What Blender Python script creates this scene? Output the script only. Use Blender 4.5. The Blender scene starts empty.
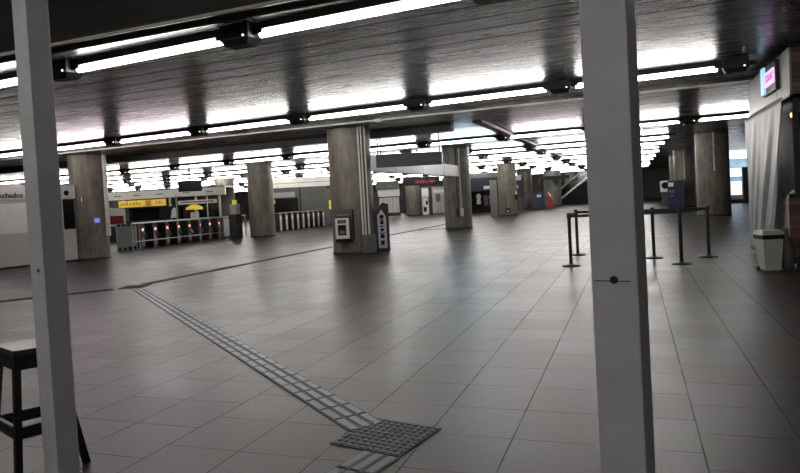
import bpy, bmesh, math, random
from math import sin, cos, pi, radians
from mathutils import Vector, Matrix

random.seed(7)
scene = bpy.context.scene
COL = scene.collection

# ------------------------------------------------------------------ helpers
class MB:
    """collects simple shapes and links them as ONE mesh object"""
    def __init__(self):
        self.bm = bmesh.new()
    def box(self, x0, x1, y0, y1, z0, z1, bev=0.0, rot=0.0, tilt=None):
        r = bmesh.ops.create_cube(self.bm, size=1.0)
        vs = r['verts']
        c = Vector(((x0+x1)/2, (y0+y1)/2, (z0+z1)/2))
        M = Matrix.Diagonal((abs(x1-x0), abs(y1-y0), abs(z1-z0), 1))
        if bev > 0:
            bmesh.ops.transform(self.bm, matrix=M, verts=vs)
            es = list({e for v in vs for e in v.link_edges})
            rr = bmesh.ops.bevel(self.bm, geom=es, offset=bev, segments=2, affect='EDGES', profile=0.6)
            vs = list({v for f in rr['faces'] for v in f.verts} | {v for v in vs if v.is_valid})
            T = Matrix.Translation(c) @ Matrix.Rotation(rot, 4, 'Z')
            if tilt is not None: T = T @ tilt
            bmesh.ops.transform(self.bm, matrix=T, verts=vs)
        else:
            T = Matrix.Translation(c) @ Matrix.Rotation(rot, 4, 'Z')
            if tilt is not None: T = T @ tilt
            bmesh.ops.transform(self.bm, matrix=T @ M, verts=vs)
        return self
    def cyl(self, p, q, r, r2=None, seg=16, caps=True):
        p, q = Vector(p), Vector(q)
        d = q - p
        L = d.length
        rot = d.to_track_quat('Z', 'Y').to_matrix().to_4x4()
        M = Matrix.Translation((p+q)/2) @ rot
        bmesh.ops.create_cone(self.bm, cap_ends=caps, segments=seg, radius1=r,
                              radius2=r if r2 is None else r2, depth=L, matrix=M)
        return self
    def sphere(self, c, r, s=(1, 1, 1), seg=14):
        M = Matrix.Translation(c) @ Matrix.Diagonal((s[0], s[1], s[2], 1))
        bmesh.ops.create_uvsphere(self.bm, u_segments=seg, v_segments=max(6, seg//2), radius=r, matrix=M)
        return self
    def lathe(self, prof, seg=32, c=(0, 0, 0)):
        rings = []
        for r, z in prof:
            rings.append([self.bm.verts.new((c[0]+r*cos(2*pi*i/seg), c[1]+r*sin(2*pi*i/seg), c[2]+z)) for i in range(seg)])
        for a, b in zip(rings, rings[1:]):
            for i in range(seg):
                j = (i+1) % seg
                self.bm.faces.new((a[i], a[j], b[j], b[i]))
        self.bm.faces.new(list(reversed(rings[0])))
        self.bm.faces.new(rings[-1])
        return self
    def prism(self, pts, axis, a, b):
        """extrude a 2-D outline along an axis ('x','y','z') from a to b"""
        def P(u, v, w):
            return {'x': (w, u, v), 'y': (u, w, v), 'z': (u, v, w)}[axis]
        A = [self.bm.verts.new(P(u, v, a)) for u, v in pts]
        B = [self.bm.verts.new(P(u, v, b)) for u, v in pts]
        n = len(pts)
        self.bm.faces.new(A); self.bm.faces.new(list(reversed(B)))
        for i in range(n):
            j = (i+1) % n
            self.bm.faces.new((A[j], A[i], B[i], B[j]))
        return self
    def frustum(self, x0, x1, y0, y1, z0, X0, X1, Y0, Y1, z1):
        a = [self.bm.verts.new(v) for v in ((x0, y0, z0), (x1, y0, z0), (x1, y1, z0), (x0, y1, z0))]
        b = [self.bm.verts.new(v) for v in ((X0, Y0, z1), (X1, Y0, z1), (X1, Y1, z1), (X0, Y1, z1))]
        self.bm.faces.new(list(reversed(a))); self.bm.faces.new(b)
        for i in range(4):
            j = (i+1) % 4
            self.bm.faces.new((a[i], a[j], b[j], b[i]))
        return self
    def beam(self, p, q, w, h, up=(0, 0, 1)):
        """rectangular bar between two points, w across, h along 'up'"""
        p, q = Vector(p), Vector(q)
        d = (q-p).normalized(); u = Vector(up)
        s = d.cross(u).normalized(); u = s.cross(d).normalized()
        A, B = [], []
        for a, b in ((-1, -1), (1, -1), (1, 1), (-1, 1)):
            o = s*(a*w/2) + u*(b*h/2)
            A.append(self.bm.verts.new(p+o)); B.append(self.bm.verts.new(q+o))
        self.bm.faces.new(A); self.bm.faces.new(list(reversed(B)))
        for i in range(4):
            j = (i+1) % 4
            self.bm.faces.new((A[j], A[i], B[i], B[j]))
        return self
    def build(self, name, material, parent=None, smooth=False, loc=None, rotz=0.0, kind=None):
        bmesh.ops.recalc_face_normals(self.bm, faces=self.bm.faces)
        me = bpy.data.meshes.new(name)
        self.bm.to_mesh(me); self.bm.free()
        me.materials.append(material)
        if smooth:
            me.polygons.foreach_set('use_smooth', [True]*len(me.polygons))
            me.set_sharp_from_angle(angle=radians(35))
        o = bpy.data.objects.new(name, me)
        COL.objects.link(o)
        if loc is not None: o.location = loc
        o.rotation_euler = (0, 0, rotz)
        if parent is not None: o.parent = parent
        if kind: o['kind'] = kind
        return o

def tag(o, label, cat, group=None, kind=None):
    o['label'] = label; o['category'] = cat
    if group: o['group'] = group
    if kind: o['kind'] = kind
    return o
def thing(name, label, cat, loc=(0, 0, 0), rotz=0.0, group=None):
    o = bpy.data.objects.new(name, None); COL.objects.link(o)
    o.empty_display_size = 0.2
    o.location = loc; o.rotation_euler = (0, 0, rotz)
    return tag(o, label, cat, group)
def structure(o, label=None):
    o['kind'] = 'structure'
    if label: o['label'] = label
    return o
def copy_tree(o, parent=None):
    c = o.copy(); COL.objects.link(c)
    if parent is not None: c.parent = parent
    for ch in list(o.children):
        copy_tree(ch, c)
    return c
def ordinal(i):
    return ['first', 'second', 'third', 'fourth', 'fifth', 'sixth', 'seventh', 'eighth', 'ninth', 'tenth', 'eleventh',
            'twelfth', 'thirteenth', 'fourteenth', 'fifteenth', 'sixteenth', 'seventeenth', 'eighteenth', 'nineteenth',
            'twentieth', 'twenty-first', 'twenty-second', 'twenty-third', 'twenty-fourth', 'twenty-fifth', 'twenty-sixth'][i]

# ------------------------------------------------------------------ materials
def mat(name, color, rough=0.5, metal=0.0, var=0.0, scale=8.0, bump=0.0, stretch=(1, 1, 1), emit=None, estr=0.0,
        spec=0.5, color2=None, trans=0.0, alpha=1.0, world=False):
    m = bpy.data.materials.new(name); m.use_nodes = True
    nt = m.node_tree; N = nt.nodes; L = nt.links
    b = N['Principled BSDF']
    b.inputs['Base Color'].default_value = (*color, 1)
    b.inputs['Roughness'].default_value = rough
    b.inputs['Metallic'].default_value = metal
    b.inputs['Specular IOR Level'].default_value = spec
    if trans: b.inputs['Transmission Weight'].default_value = trans
    if alpha < 1: b.inputs['Alpha'].default_value = alpha
    if emit:
        b.inputs['Emission Color'].default_value = (*emit, 1)
        b.inputs['Emission Strength'].default_value = estr
    if var or bump:
        if world:
            tc = N.new('ShaderNodeNewGeometry'); out = tc.outputs['Position']
        else:
            tc = N.new('ShaderNodeTexCoord'); out = tc.outputs['Object']
        mp = N.new('ShaderNodeMapping'); mp.inputs['Scale'].default_value = stretch
        L.new(out, mp.inputs['Vector'])
        no = N.new('ShaderNodeTexNoise'); no.inputs['Scale'].default_value = scale
        no.inputs['Detail'].default_value = 6; no.inputs['Roughness'].default_value = 0.65
        L.new(mp.outputs['Vector'], no.inputs['Vector'])
        if var:
            cr = N.new('ShaderNodeValToRGB')
            c2 = color2 or tuple(min(1, c*(1+var)) for c in color)
            c1 = tuple(c*(1-var) for c in color)
            cr.color_ramp.elements[0].position = 0.3; cr.color_ramp.elements[0].color = (*c1, 1)
            cr.color_ramp.elements[1].position = 0.7; cr.color_ramp.elements[1].color = (*c2, 1)
            L.new(no.outputs['Fac'], cr.inputs['Fac'])
            L.new(cr.outputs['Color'], b.inputs['Base Color'])
        if bump:
            bu = N.new('ShaderNodeBump'); bu.inputs['Strength'].default_value = bump
            bu.inputs['Distance'].default_value = 0.01
            L.new(no.outputs['Fac'], bu.inputs['Height']); L.new(bu.outputs['Normal'], b.inputs['Normal'])
    return m

def mnode(nt, op, a, b=None, c=None):
    n = nt.nodes.new('ShaderNodeMath'); n.operation = op
    for i, v in enumerate((a, b, c)):
        if v is None: continue
        if isinstance(v, (int, float)): n.inputs[i].default_value = v
        else: nt.links.new(v, n.inputs[i])
    return n.outputs[0]

def floor_material():
    m = bpy.data.materials.new('granite_tiles'); m.use_nodes = True
    nt = m.node_tree; N = nt.nodes; L = nt.links; b = N['Principled BSDF']
    geo = N.new('ShaderNodeNewGeometry'); sx = N.new('ShaderNodeSeparateXYZ'); L.new(geo.outputs['Position'], sx.inputs[0])
    u = mnode(nt, 'DIVIDE', mnode(nt, 'SUBTRACT', sx.outputs['X'], 0.292), 0.4985)
    iu = mnode(nt, 'FLOOR', u); fu = mnode(nt, 'FRACT', u)
    wn = N.new('ShaderNodeTexWhiteNoise'); wn.noise_dimensions = '1D'; L.new(iu, wn.inputs['W'])
    off = mnode(nt, 'MULTIPLY', mnode(nt, 'GREATER_THAN', wn.outputs['Value'], 0.55), 0.42)
    v = mnode(nt, 'ADD', mnode(nt, 'DIVIDE', mnode(nt, 'SUBTRACT', sx.outputs['Y'], 0.115), 0.502), off)
    iv = mnode(nt, 'FLOOR', v); fv = mnode(nt, 'FRACT', v)
    def line(f, w):
        d = mnode(nt, 'ABSOLUTE', mnode(nt, 'SUBTRACT', f, 0.5))
        return mnode(nt, 'GREATER_THAN', d, 0.5 - w)
    lu, lv = line(fu, 0.0085), mnode(nt, 'MULTIPLY', line(fv, 0.0078), 0.8)
    nj = N.new('ShaderNodeTexNoise'); nj.inputs['Scale'].default_value = 2.3; nj.inputs['Detail'].default_value = 3
    L.new(geo.outputs['Position'], nj.inputs['Vector'])
    mr = N.new('ShaderNodeMapRange'); mr.inputs['From Min'].default_value = 0.36; mr.inputs['From Max'].default_value = 0.56
    mr.inputs['To Min'].default_value = 0.4; L.new(nj.outputs['Fac'], mr.inputs['Value'])
    joint = mnode(nt, 'MULTIPLY', mnode(nt, 'MAXIMUM', lu, lv), mr.outputs['Result'])
    cx = N.new('ShaderNodeCombineXYZ'); L.new(iu, cx.inputs[0]); L.new(iv, cx.inputs[1])
    w2 = N.new('ShaderNodeTexWhiteNoise'); w2.noise_dimensions = '2D'; L.new(cx.outputs[0], w2.inputs['Vector'])
    # speckle + slow dirt
    no = N.new('ShaderNodeTexNoise'); no.inputs['Scale'].default_value = 45; no.inputs['Detail'].default_value = 3
    L.new(geo.outputs['Position'], no.inputs['Vector'])
    n2 = N.new('ShaderNodeTexNoise'); n2.inputs['Scale'].default_value = 0.9; n2.inputs['Detail'].default_value = 5
    L.new(geo.outputs['Position'], n2.inputs['Vector'])
    val = mnode(nt, 'ADD', mnode(nt, 'MULTIPLY', mnode(nt, 'SUBTRACT', w2.outputs['Value'], 0.5), 0.42),
                mnode(nt, 'ADD', mnode(nt, 'MULTIPLY', mnode(nt, 'SUBTRACT', no.outputs['Fac'], 0.5), 2.2),
                      mnode(nt, 'MULTIPLY', mnode(nt, 'SUBTRACT', n2.outputs['Fac'], 0.5), 1.5)))
    val = mnode(nt, 'MINIMUM', mnode(nt, 'MAXIMUM', mnode(nt, 'ADD', val, 1.0), 0.3), 2.2)
    base = N.new('ShaderNodeMix'); base.data_type = 'RGBA'
    base.inputs['A'].default_value = (0.034, 0.029, 0.025, 1); base.inputs['B'].default_value = (0.035, 0.028, 0.022, 1)
    L.new(w2.outputs['Value'], base.inputs['Factor'])
    hs = N.new('ShaderNodeVectorMath'); hs.operation = 'SCALE'
    L.new(base.outputs['Result'], hs.inputs[0]); L.new(val, hs.inputs['Scale'])
    mj = N.new('ShaderNodeMix'); mj.data_type = 'RGBA'
    L.new(joint, mj.inputs['Factor']); L.new(hs.outputs['Vector'], mj.inputs['A'])
    mj.inputs['B'].default_value = (0.006, 0.006, 0.006, 1)
    L.new(mj.outputs['Result'], b.inputs['Base Color'])
    r = mnode(nt, 'ADD', mnode(nt, 'MULTIPLY', n2.outputs['Fac'], 0.10), 0.28)
    r = mnode(nt, 'ADD', r, mnode(nt, 'MULTIPLY', w2.outputs['Value'], 0.06))
    r = mnode(nt, 'ADD', r, mnode(nt, 'MULTIPLY', joint, 0.4))
    L.new(r, b.inputs['Roughness'])
    b.inputs['IOR'].default_value = 1.50
    bu = N.new('ShaderNodeBump'); bu.inputs['Strength'].default_value = 0.04; bu.inputs['Distance'].default_value = 0.002
    n3 = N.new('ShaderNodeTexNoise'); n3.inputs['Scale'].default_value = 6; n3.inputs['Detail'].default_value = 3
    L.new(geo.outputs['Position'], n3.inputs['Vector'])
    L.new(n3.outputs['Fac'], bu.inputs['Height']); L.new(bu.outputs['Normal'], b.inputs['Normal'])
    return m

def ceiling_material():
    m = bpy.data.materials.new('board_marked_concrete'); m.use_nodes = True
    nt = m.node_tree; N = nt.nodes; L = nt.links; b = N['Principled BSDF']
    geo = N.new('ShaderNodeNewGeometry'); rot = N.new('ShaderNodeMapping')
    rot.inputs['Rotation'].default_value = (0, 0, radians(3.5)); L.new(geo.outputs['Position'], rot.inputs['Vector'])
    sx = N.new('ShaderNodeSeparateXYZ'); L.new(rot.outputs['Vector'], sx.inputs[0])
    v = mnode(nt, 'DIVIDE', sx.outputs['Y'], 0.5); iv = mnode(nt, 'FLOOR', v); fv = mnode(nt, 'FRACT', v)
    wn = N.new('ShaderNodeTexWhiteNoise'); wn.noise_dimensions = '1D'; L.new(iv, wn.inputs['W'])
    edge = mnode(nt, 'GREATER_THAN', mnode(nt, 'ABSOLUTE', mnode(nt, 'SUBTRACT', fv, 0.5)), 0.462)
    gate = mnode(nt, 'GREATER_THAN', wn.outputs['Value'], 0.35)
    edge = mnode(nt, 'MULTIPLY', edge, gate)
    sg = N.new('ShaderNodeSeparateXYZ'); L.new(geo.outputs['Position'], sg.inputs[0])
    fx = mnode(nt, 'FRACT', mnode(nt, 'DIVIDE', mnode(nt, 'ADD', sg.outputs['X'], 3.33), 2.24))
    jx = mnode(nt, 'LESS_THAN', fx, 0.008)
    mp = N.new('ShaderNodeMapping'); mp.inputs['Scale'].default_value = (0.16, 9.0, 1)
    L.new(rot.outputs['Vector'], mp.inputs['Vector'])
    no = N.new('ShaderNodeTexNoise'); no.inputs['Scale'].default_value = 1.6; no.inputs['Detail'].default_value = 7
    no.inputs['Roughness'].default_value = 0.7; L.new(mp.outputs['Vector'], no.inputs['Vector'])
    f = mnode(nt, 'ADD', mnode(nt, 'MULTIPLY', no.outputs['Fac'], 0.75), mnode(nt, 'MULTIPLY', wn.outputs['Value'], 0.25))
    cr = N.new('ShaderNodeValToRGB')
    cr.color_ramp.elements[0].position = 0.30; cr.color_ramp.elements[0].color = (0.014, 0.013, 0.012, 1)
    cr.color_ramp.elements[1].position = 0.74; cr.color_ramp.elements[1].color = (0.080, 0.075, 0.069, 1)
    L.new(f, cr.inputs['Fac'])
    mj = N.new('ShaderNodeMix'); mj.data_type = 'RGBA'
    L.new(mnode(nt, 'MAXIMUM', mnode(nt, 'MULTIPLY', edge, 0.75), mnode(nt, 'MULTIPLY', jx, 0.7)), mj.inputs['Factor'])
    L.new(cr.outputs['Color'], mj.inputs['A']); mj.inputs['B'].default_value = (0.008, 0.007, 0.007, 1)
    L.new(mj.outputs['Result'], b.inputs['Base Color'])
    sc2 = N.new('ShaderNodeMapping'); sc2.inputs['Scale'].default_value = (0.9, 26.0, 1); L.new(rot.outputs['Vector'], sc2.inputs['Vector'])
    ns = N.new('ShaderNodeTexNoise'); ns.inputs['Scale'].default_value = 1.3; ns.inputs['Detail'].default_value = 5
    L.new(sc2.outputs['Vector'], ns.inputs['Vector'])
    st = N.new('ShaderNodeMapRange'); st.inputs['From Min'].default_value = 0.42; st.inputs['From Max'].default_value = 0.68
    L.new(ns.outputs['Fac'], st.inputs['Value'])
    rr = mnode(nt, 'ADD', mnode(nt, 'MULTIPLY', wn.outputs['Value'], 0.04), 0.225)
    rr = mnode(nt, 'ADD', rr, mnode(nt, 'MULTIPLY', st.outputs['Result'], 0.10))
    rr = mnode(nt, 'ADD', rr, mnode(nt, 'MULTIPLY', edge, 0.5))
    L.new(rr, b.inputs['Roughness'])
    b.inputs['IOR'].default_value = 1.45
    h = mnode(nt, 'ADD', mnode(nt, 'MULTIPLY', no.outputs['Fac'], 0.7), mnode(nt, 'MULTIPLY', edge, -0.5))
    bu = N.new('ShaderNodeBump'); bu.inputs['Strength'].default_value = 0.42; bu.inputs['Distance'].default_value = 0.006
    L.new(h, bu.inputs['Height']); L.new(bu.outputs['Normal'], b.inputs['Normal'])
    return m

def column_material():
    m = bpy.data.materials.new('column_concrete'); m.use_nodes = True
    nt = m.node_tree; N = nt.nodes; L = nt.links; b = N['Principled BSDF']
    geo = N.new('ShaderNodeNewGeometry')
    mp = N.new('ShaderNodeMapping'); mp.inputs['Scale'].default_value = (3, 3, 0.5); L.new(geo.outputs['Position'], mp.inputs['Vector'])
    no = N.new('ShaderNodeTexNoise'); no.inputs['Scale'].default_value = 1.5; no.inputs['Detail'].default_value = 6
    no.inputs['Roughness'].default_value = 0.65; L.new(mp.outputs['Vector'], no.inputs['Vector'])
    n2 = N.new('ShaderNodeTexNoise'); n2.inputs['Scale'].default_value = 2.2; n2.inputs['Detail'].default_value = 6
    L.new(geo.outputs['Position'], n2.inputs['Vector'])
    f = mnode(nt, 'ADD', mnode(nt, 'MULTIPLY', no.outputs['Fac'], 0.6), mnode(nt, 'MULTIPLY', n2.outputs['Fac'], 0.4))
    cr = N.new('ShaderNodeValToRGB')
    cr.color_ramp.elements[0].position = 0.33; cr.color_ramp.elements[0].color = (0.100, 0.087, 0.069, 1)
    cr.color_ramp.elements[1].position = 0.68; cr.color_ramp.elements[1].color = (0.30, 0.27, 0.218, 1)
    L.new(f, cr.inputs['Fac']); L.new(cr.outputs['Color'], b.inputs['Base Color'])
    b.inputs['Roughness'].default_value = 0.48
    bu = N.new('ShaderNodeBump'); bu.inputs['Strength'].default_value = 0.25; bu.inputs['Distance'].default_value = 0.01
    L.new(f, bu.inputs['Height']); L.new(bu.outputs['Normal'], b.inputs['Normal'])
    return m

def plank_material():
    m = bpy.data.materials.new('reddish_wood_planks'); m.use_nodes = True
    nt = m.node_tree; N = nt.nodes; L = nt.links; b = N['Principled BSDF']
    geo = N.new('ShaderNodeNewGeometry'); sx = N.new('ShaderNodeSeparateXYZ'); L.new(geo.outputs['Position'], sx.inputs[0])
    v = mnode(nt, 'DIVIDE', sx.outputs['Z'], 0.075); iv = mnode(nt, 'FLOOR', v); fv = mnode(nt, 'FRACT', v)
    wn = N.new('ShaderNodeTexWhiteNoise'); wn.noise_dimensions = '1D'; L.new(iv, wn.inputs['W'])
    mp = N.new('ShaderNodeMapping'); mp.inputs['Scale'].default_value = (1.5, 1.5, 30); L.new(geo.outputs['Position'], mp.inputs['Vector'])
    no = N.new('ShaderNodeTexNoise'); no.inputs['Scale'].default_value = 2.0; no.inputs['Detail'].default_value = 4
    L.new(mp.outputs['Vector'], no.inputs['Vector'])
    f = mnode(nt, 'ADD', mnode(nt, 'MULTIPLY', no.outputs['Fac'], 0.5), mnode(nt, 'MULTIPLY', wn.outputs['Value'], 0.5))
    cr = N.new('ShaderNodeValToRGB')
    cr.color_ramp.elements[0].position = 0.2; cr.color_ramp.elements[0].color = (0.045, 0.022, 0.016, 1)
    cr.color_ramp.elements[1].position = 0.8; cr.color_ramp.elements[1].color = (0.22, 0.115, 0.08, 1)
    L.new(f, cr.inputs['Fac'])
    mj = N.new('ShaderNodeMix'); mj.data_type = 'RGBA'
    L.new(mnode(nt, 'LESS_THAN', fv, 0.1), mj.inputs['Factor']); L.new(cr.outputs['Color'], mj.inputs['A'])
    mj.inputs['B'].default_value = (0.012, 0.007, 0.006, 1); L.new(mj.outputs['Result'], b.inputs['Base Color'])
    b.inputs['Roughness'].default_value = 0.5
    return m

TUBE_E = 13.0
M = dict(
    floor=floor_material(), ceiling=ceiling_material(), column=column_material(), plank=plank_material(),
    beam=mat('beam_concrete', (0.085, 0.078, 0.07), 0.5, var=0.4, scale=1.6, bump=0.2, stretch=(0.6, 5, 5), world=True),
    wall=mat('dark_concrete_wall', (0.07, 0.066, 0.06), 0.6, var=0.4, scale=1.2, bump=0.15, world=True),
    post=mat('grey_painted_steel', (0.52, 0.51, 0.535), 0.42, var=0.12, scale=5, bump=0.05),
    black=mat('black_plastic', (0.006, 0.006, 0.006), 0.45, var=0.2, scale=20),
    blackmetal=mat('black_metal', (0.009, 0.009, 0.01), 0.38, var=0.2, scale=20),
    housing=mat('black_light_housing', (0.006, 0.006, 0.006), 0.5, var=0.2, scale=10),
    tube=mat('lit_fluorescent_tube', (0.9, 0.9, 0.9), 0.4, emit=(1.0, 0.965, 0.93), estr=TUBE_E),
    tubeblue=mat('bluish_lit_tube', (0.9, 0.9, 0.9), 0.4, emit=(0.68, 0.87, 1.0), estr=TUBE_E),
    tubepink=mat('pinkish_lit_tube', (0.9, 0.9, 0.9), 0.4, emit=(1.0, 0.84, 0.89), estr=TUBE_E),
    led=mat('small_white_indicator', (0.9, 0.9, 0.9), 0.4, emit=(1, 1, 1), estr=3),
    conduit=mat('grey_conduit_pipe', (0.72, 0.69, 0.64), 0.4, metal=0.0, var=0.15, scale=4),
    darkpipe=mat('dark_cable_tray', (0.03, 0.028, 0.026), 0.5, var=0.2, scale=4),
    stoolwood=mat('black_stained_wood', (0.012, 0.011, 0.011), 0.4, var=0.3, scale=6, stretch=(1, 1, 6)),
    stoolseat=mat('glossy_dark_seat', (0.045, 0.041, 0.038), 0.30, var=0.2, scale=6),
    tactile=mat('blue_grey_tactile_rubber', (0.010, 0.012, 0.016), 0.55, var=0.2, scale=14),
    tactbar=mat('pale_tactile_bars', (0.044, 0.062, 0.105), 0.33, var=0.12, scale=9),  # raised bars and studs, lighter and bluer than the tile base
    darktact=mat('dark_tactile_rubber', (0.022, 0.021, 0.021), 0.6, var=0.25, scale=10),
    white=mat('off_white_panel', (0.68, 0.66, 0.62), 0.45, var=0.06, scale=2),
    boothwall=mat('grey_white_booth_panel', (0.58, 0.555, 0.53), 0.5, var=0.06, scale=1.5),
    signgrey=mat('dark_sign_grey', (0.045, 0.044, 0.042), 0.5, var=0.1, scale=2),
    navydark=mat('dark_navy_board', (0.004, 0.006, 0.022), 0.6, var=0.15, scale=4),
    band=mat('cream_fascia', (0.92, 0.89, 0.82), 0.5, var=0.06, scale=2),
    poster=mat('pale_poster', (0.85, 0.83, 0.80), 0.35, var=0.05, scale=2),
    ink=mat('black_ink', (0.008, 0.008, 0.009), 0.75, spec=0.3),
    glassdark=mat('dark_window_glass', (0.008, 0.009, 0.011), 0.12),
    steel=mat('brushed_steel', (0.42, 0.42, 0.41), 0.36, metal=0.85, var=0.12, scale=6, stretch=(1, 1, 8)),
    steeldark=mat('dark_steel_cabinet', (0.060, 0.060, 0.060), 0.36, metal=0.4, var=0.2, scale=5),
    steelpale=mat('pale_steel_front', (0.52, 0.52, 0.50), 0.35, metal=0.35, var=0.08, scale=5),
    redled=mat('red_lit_indicator', (0.6, 0.1, 0.08), 0.4, emit=(1.0, 0.30, 0.24), estr=1.0),
    whiteled=mat('pale_lit_indicator', (0.6, 0.5, 0.4), 0.4, emit=(1.0, 0.50, 0.35), estr=0.6),
    redtext=mat('red_lit_letters', (0.3, 0.02, 0.03), 0.4, emit=(1.0, 0.08, 0.13), estr=0.16),
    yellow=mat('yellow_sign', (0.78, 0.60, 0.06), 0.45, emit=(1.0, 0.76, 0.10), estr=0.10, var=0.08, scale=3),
    orange=mat('orange_sign', (0.65, 0.20, 0.05), 0.45, emit=(1.0, 0.3, 0.06), estr=0.05),
    red=mat('red_enamel', (0.24, 0.018, 0.018), 0.5, var=0.12, scale=4),
    blue=mat('navy_blue_enamel', (0.008, 0.015, 0.058), 0.5, var=0.15, scale=4),
    bluebright=mat('blue_sign', (0.05, 0.08, 0.30), 0.4, emit=(0.35, 0.35, 1.0), estr=0.2),
    lilac=mat('pale_lilac_sign', (0.50, 0.47, 0.54), 0.35, var=0.05, scale=3),
    greypanel=mat('mid_grey_panel', (0.17, 0.165, 0.16), 0.42, var=0.12, scale=2),
    fascia=mat('kiosk_grey_fascia', (0.24, 0.235, 0.225), 0.42, var=0.10, scale=1.6),
    sheet=mat('translucent_plastic_sheet', (0.27, 0.272, 0.268), 0.5, var=0.14, scale=3, stretch=(1, 2, 0.4), bump=0.15),
    binwhite=mat('off_white_bin_plastic', (0.50, 0.49, 0.46), 0.4, var=0.05, scale=4),
    pink=mat('pink_lit_sign', (0.7, 0.4, 0.6), 0.4, emit=(0.95, 0.55, 1.0), estr=0.38),
    purple=mat('purple_lit_letters', (0.4, 0.1, 0.4), 0.4, emit=(0.72, 0.16, 0.66), estr=0.2),
    cyan=mat('cyan_lit_emblem', (0.4, 0.6, 0.8), 0.4, emit=(0.40, 0.78, 1.0), estr=0.3),
    lamp=mat('warm_lamp', (1, 0.6, 0.3), 0.4, emit=(1.0, 0.50, 0.22), estr=2.2),
    paper=mat('pinkish_paper', (0.72, 0.52, 0.42), 0.6, var=0.08, scale=8),
    facade=mat('white_facade_bands', (0.82, 0.84, 0.86), 0.6, var=0.04, scale=1),
    facadeglass=mat('blue_grey_facade_glass', (0.20, 0.28, 0.34), 0.25, var=0.2, scale=2),
    pinkwall=mat('pinkish_render', (0.72, 0.56, 0.48), 0.7, var=0.06, scale=1),
    orangepants=mat('brown_shop_goods', (0.16, 0.05, 0.06), 0.6, var=0.3, scale=6),
    cloth=mat('white_shop_goods', (0.6, 0.6, 0.62), 0.6, var=0.1, scale=6),
)
M['sheet'].node_tree.nodes['Principled BSDF'].inputs['Transmission Weight'].default_value = 0.25

# ------------------------------------------------------------------ camera
cam_d = bpy.data.cameras.new('camera'); cam = bpy.data.objects.new('camera', cam_d); COL.objects.link(cam)
P_, R_, Y_ = 0.0278, -0.0546, -0.3477
fwd = Vector((sin(Y_)*cos(P_), cos(Y_)*cos(P_), -sin(P_))); right = Vector((cos(Y_), -sin(Y_), 0)); up = right.cross(fwd)
r2 = right*cos(R_) + up*sin(R_); u2 = -right*sin(R_) + up*cos(R_)
MW = Matrix((r2, u2, -fwd)).transposed().to_4x4(); MW.translation = (0, 0, 1.40)
cam.matrix_world = MW
cam_d.sensor_fit = 'HORIZONTAL'; cam_d.sensor_width = 36; cam_d.lens = 36*644.76/800
cam_d.shift_y = -18.63/800
cam_d.clip_start = 0.05; cam_d.clip_end = 300
scene.camera = cam
def inframe(x, y, z):
    d = Vector((x, y, z-1.40)); w = d.dot(fwd)
    if w < 0.1: return None
    return 400+644.76*d.dot(r2)/w, 217.87-644.76*d.dot(u2)/w

# ------------------------------------------------------------------ setting
ZC = 3.50
XL, XR, YB, YF = -46.0, 12.0, -18.0, 80.0
structure(MB().box(XL, XR, YB, YF, -0.2, 0).build('floor', M['floor']))
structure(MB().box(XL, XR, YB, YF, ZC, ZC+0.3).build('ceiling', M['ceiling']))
structure(MB().box(XL-0.3, XL, YB, YF, -0.2, ZC+0.3).build('wall_left', M['wall']))
structure(MB().box(XL, XR, YB-0.3, YB, -0.2, ZC+0.3).build('wall_near', M['wall']))
structure(MB().box(XL, XR, YF, YF+0.3, -0.2, ZC+0.3).build('wall_far', M['wall']))
WX0, WX1, WY0, WY1 = 5.2, 11.2, 45.0, 58.0       # opening to the outside in the right wall
# the right wall stands at XR; the opening to daylight is a recess closed by a parapet at y = 47.2
structure(MB().box(XR, XR+0.3, YB, 47.2, -0.2, ZC+0.3).build('wall_right', M['wall']))
structure(MB().box(4.3, 4.6, 47.2, YF, -0.2, ZC+0.3).build('wall_side', M['wall']))
# cut the floor/ceiling visually: outside lies beyond x 4.6, y 47.2 -> floor and ceiling are rebuilt in two pieces
for n in ('floor', 'ceiling'):
    o = bpy.data.objects[n]; me = o.data; bm = bmesh.new()
    z0, z1 = (-0.2, 0) if n == 'floor' else (ZC, ZC+0.3)
    pts = [(XL, YB), (XR, YB), (XR, 47.4), (4.6, 47.4), (4.6, YF), (XL, YF)]
    A = [bm.verts.new((x, y, z0)) for x, y in pts]; B = [bm.verts.new((x, y, z1)) for x, y in pts]
    bm.faces.new(A); bm.faces.new(list(reversed(B)))
    for i in range(6):
        j = (i+1) % 6; bm.faces.new((A[j], A[i], B[i], B[j]))
    bmesh.ops.recalc_face_normals(bm, faces=bm.faces); bm.to_mesh(me); bm.free()
bpy.data.objects['wall_far'].data.transform(Matrix.Identity(4))
structure(MB().box(4.6, XR, 47.2, 47.4, -0.05, 0.22).box(4.6, XR, 47.15, 47.2, 0.0, 0.24).build('trim_1', M['darkpipe']), 'low dark kerb under the opening to daylight')
structure(MB().box(4.6, XR, 47.12, 47.42, 0.24, 0.52).build('trim_2', M['white']), 'white parapet strip under the opening to daylight')

# downstand beams crossing the ceiling
BS = -0.03
def cross_beam(n, y0, y1, zb, x0, x1, ya=0):
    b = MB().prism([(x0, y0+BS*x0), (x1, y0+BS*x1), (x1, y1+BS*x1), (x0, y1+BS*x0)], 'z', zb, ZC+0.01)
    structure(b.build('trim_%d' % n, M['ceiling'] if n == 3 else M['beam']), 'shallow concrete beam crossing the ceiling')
cross_beam(3, 14.85, 17.5, 3.44, XL, XR)
cross_beam(4, 2.2, 5.50, 3.39, XL, XR)

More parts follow.
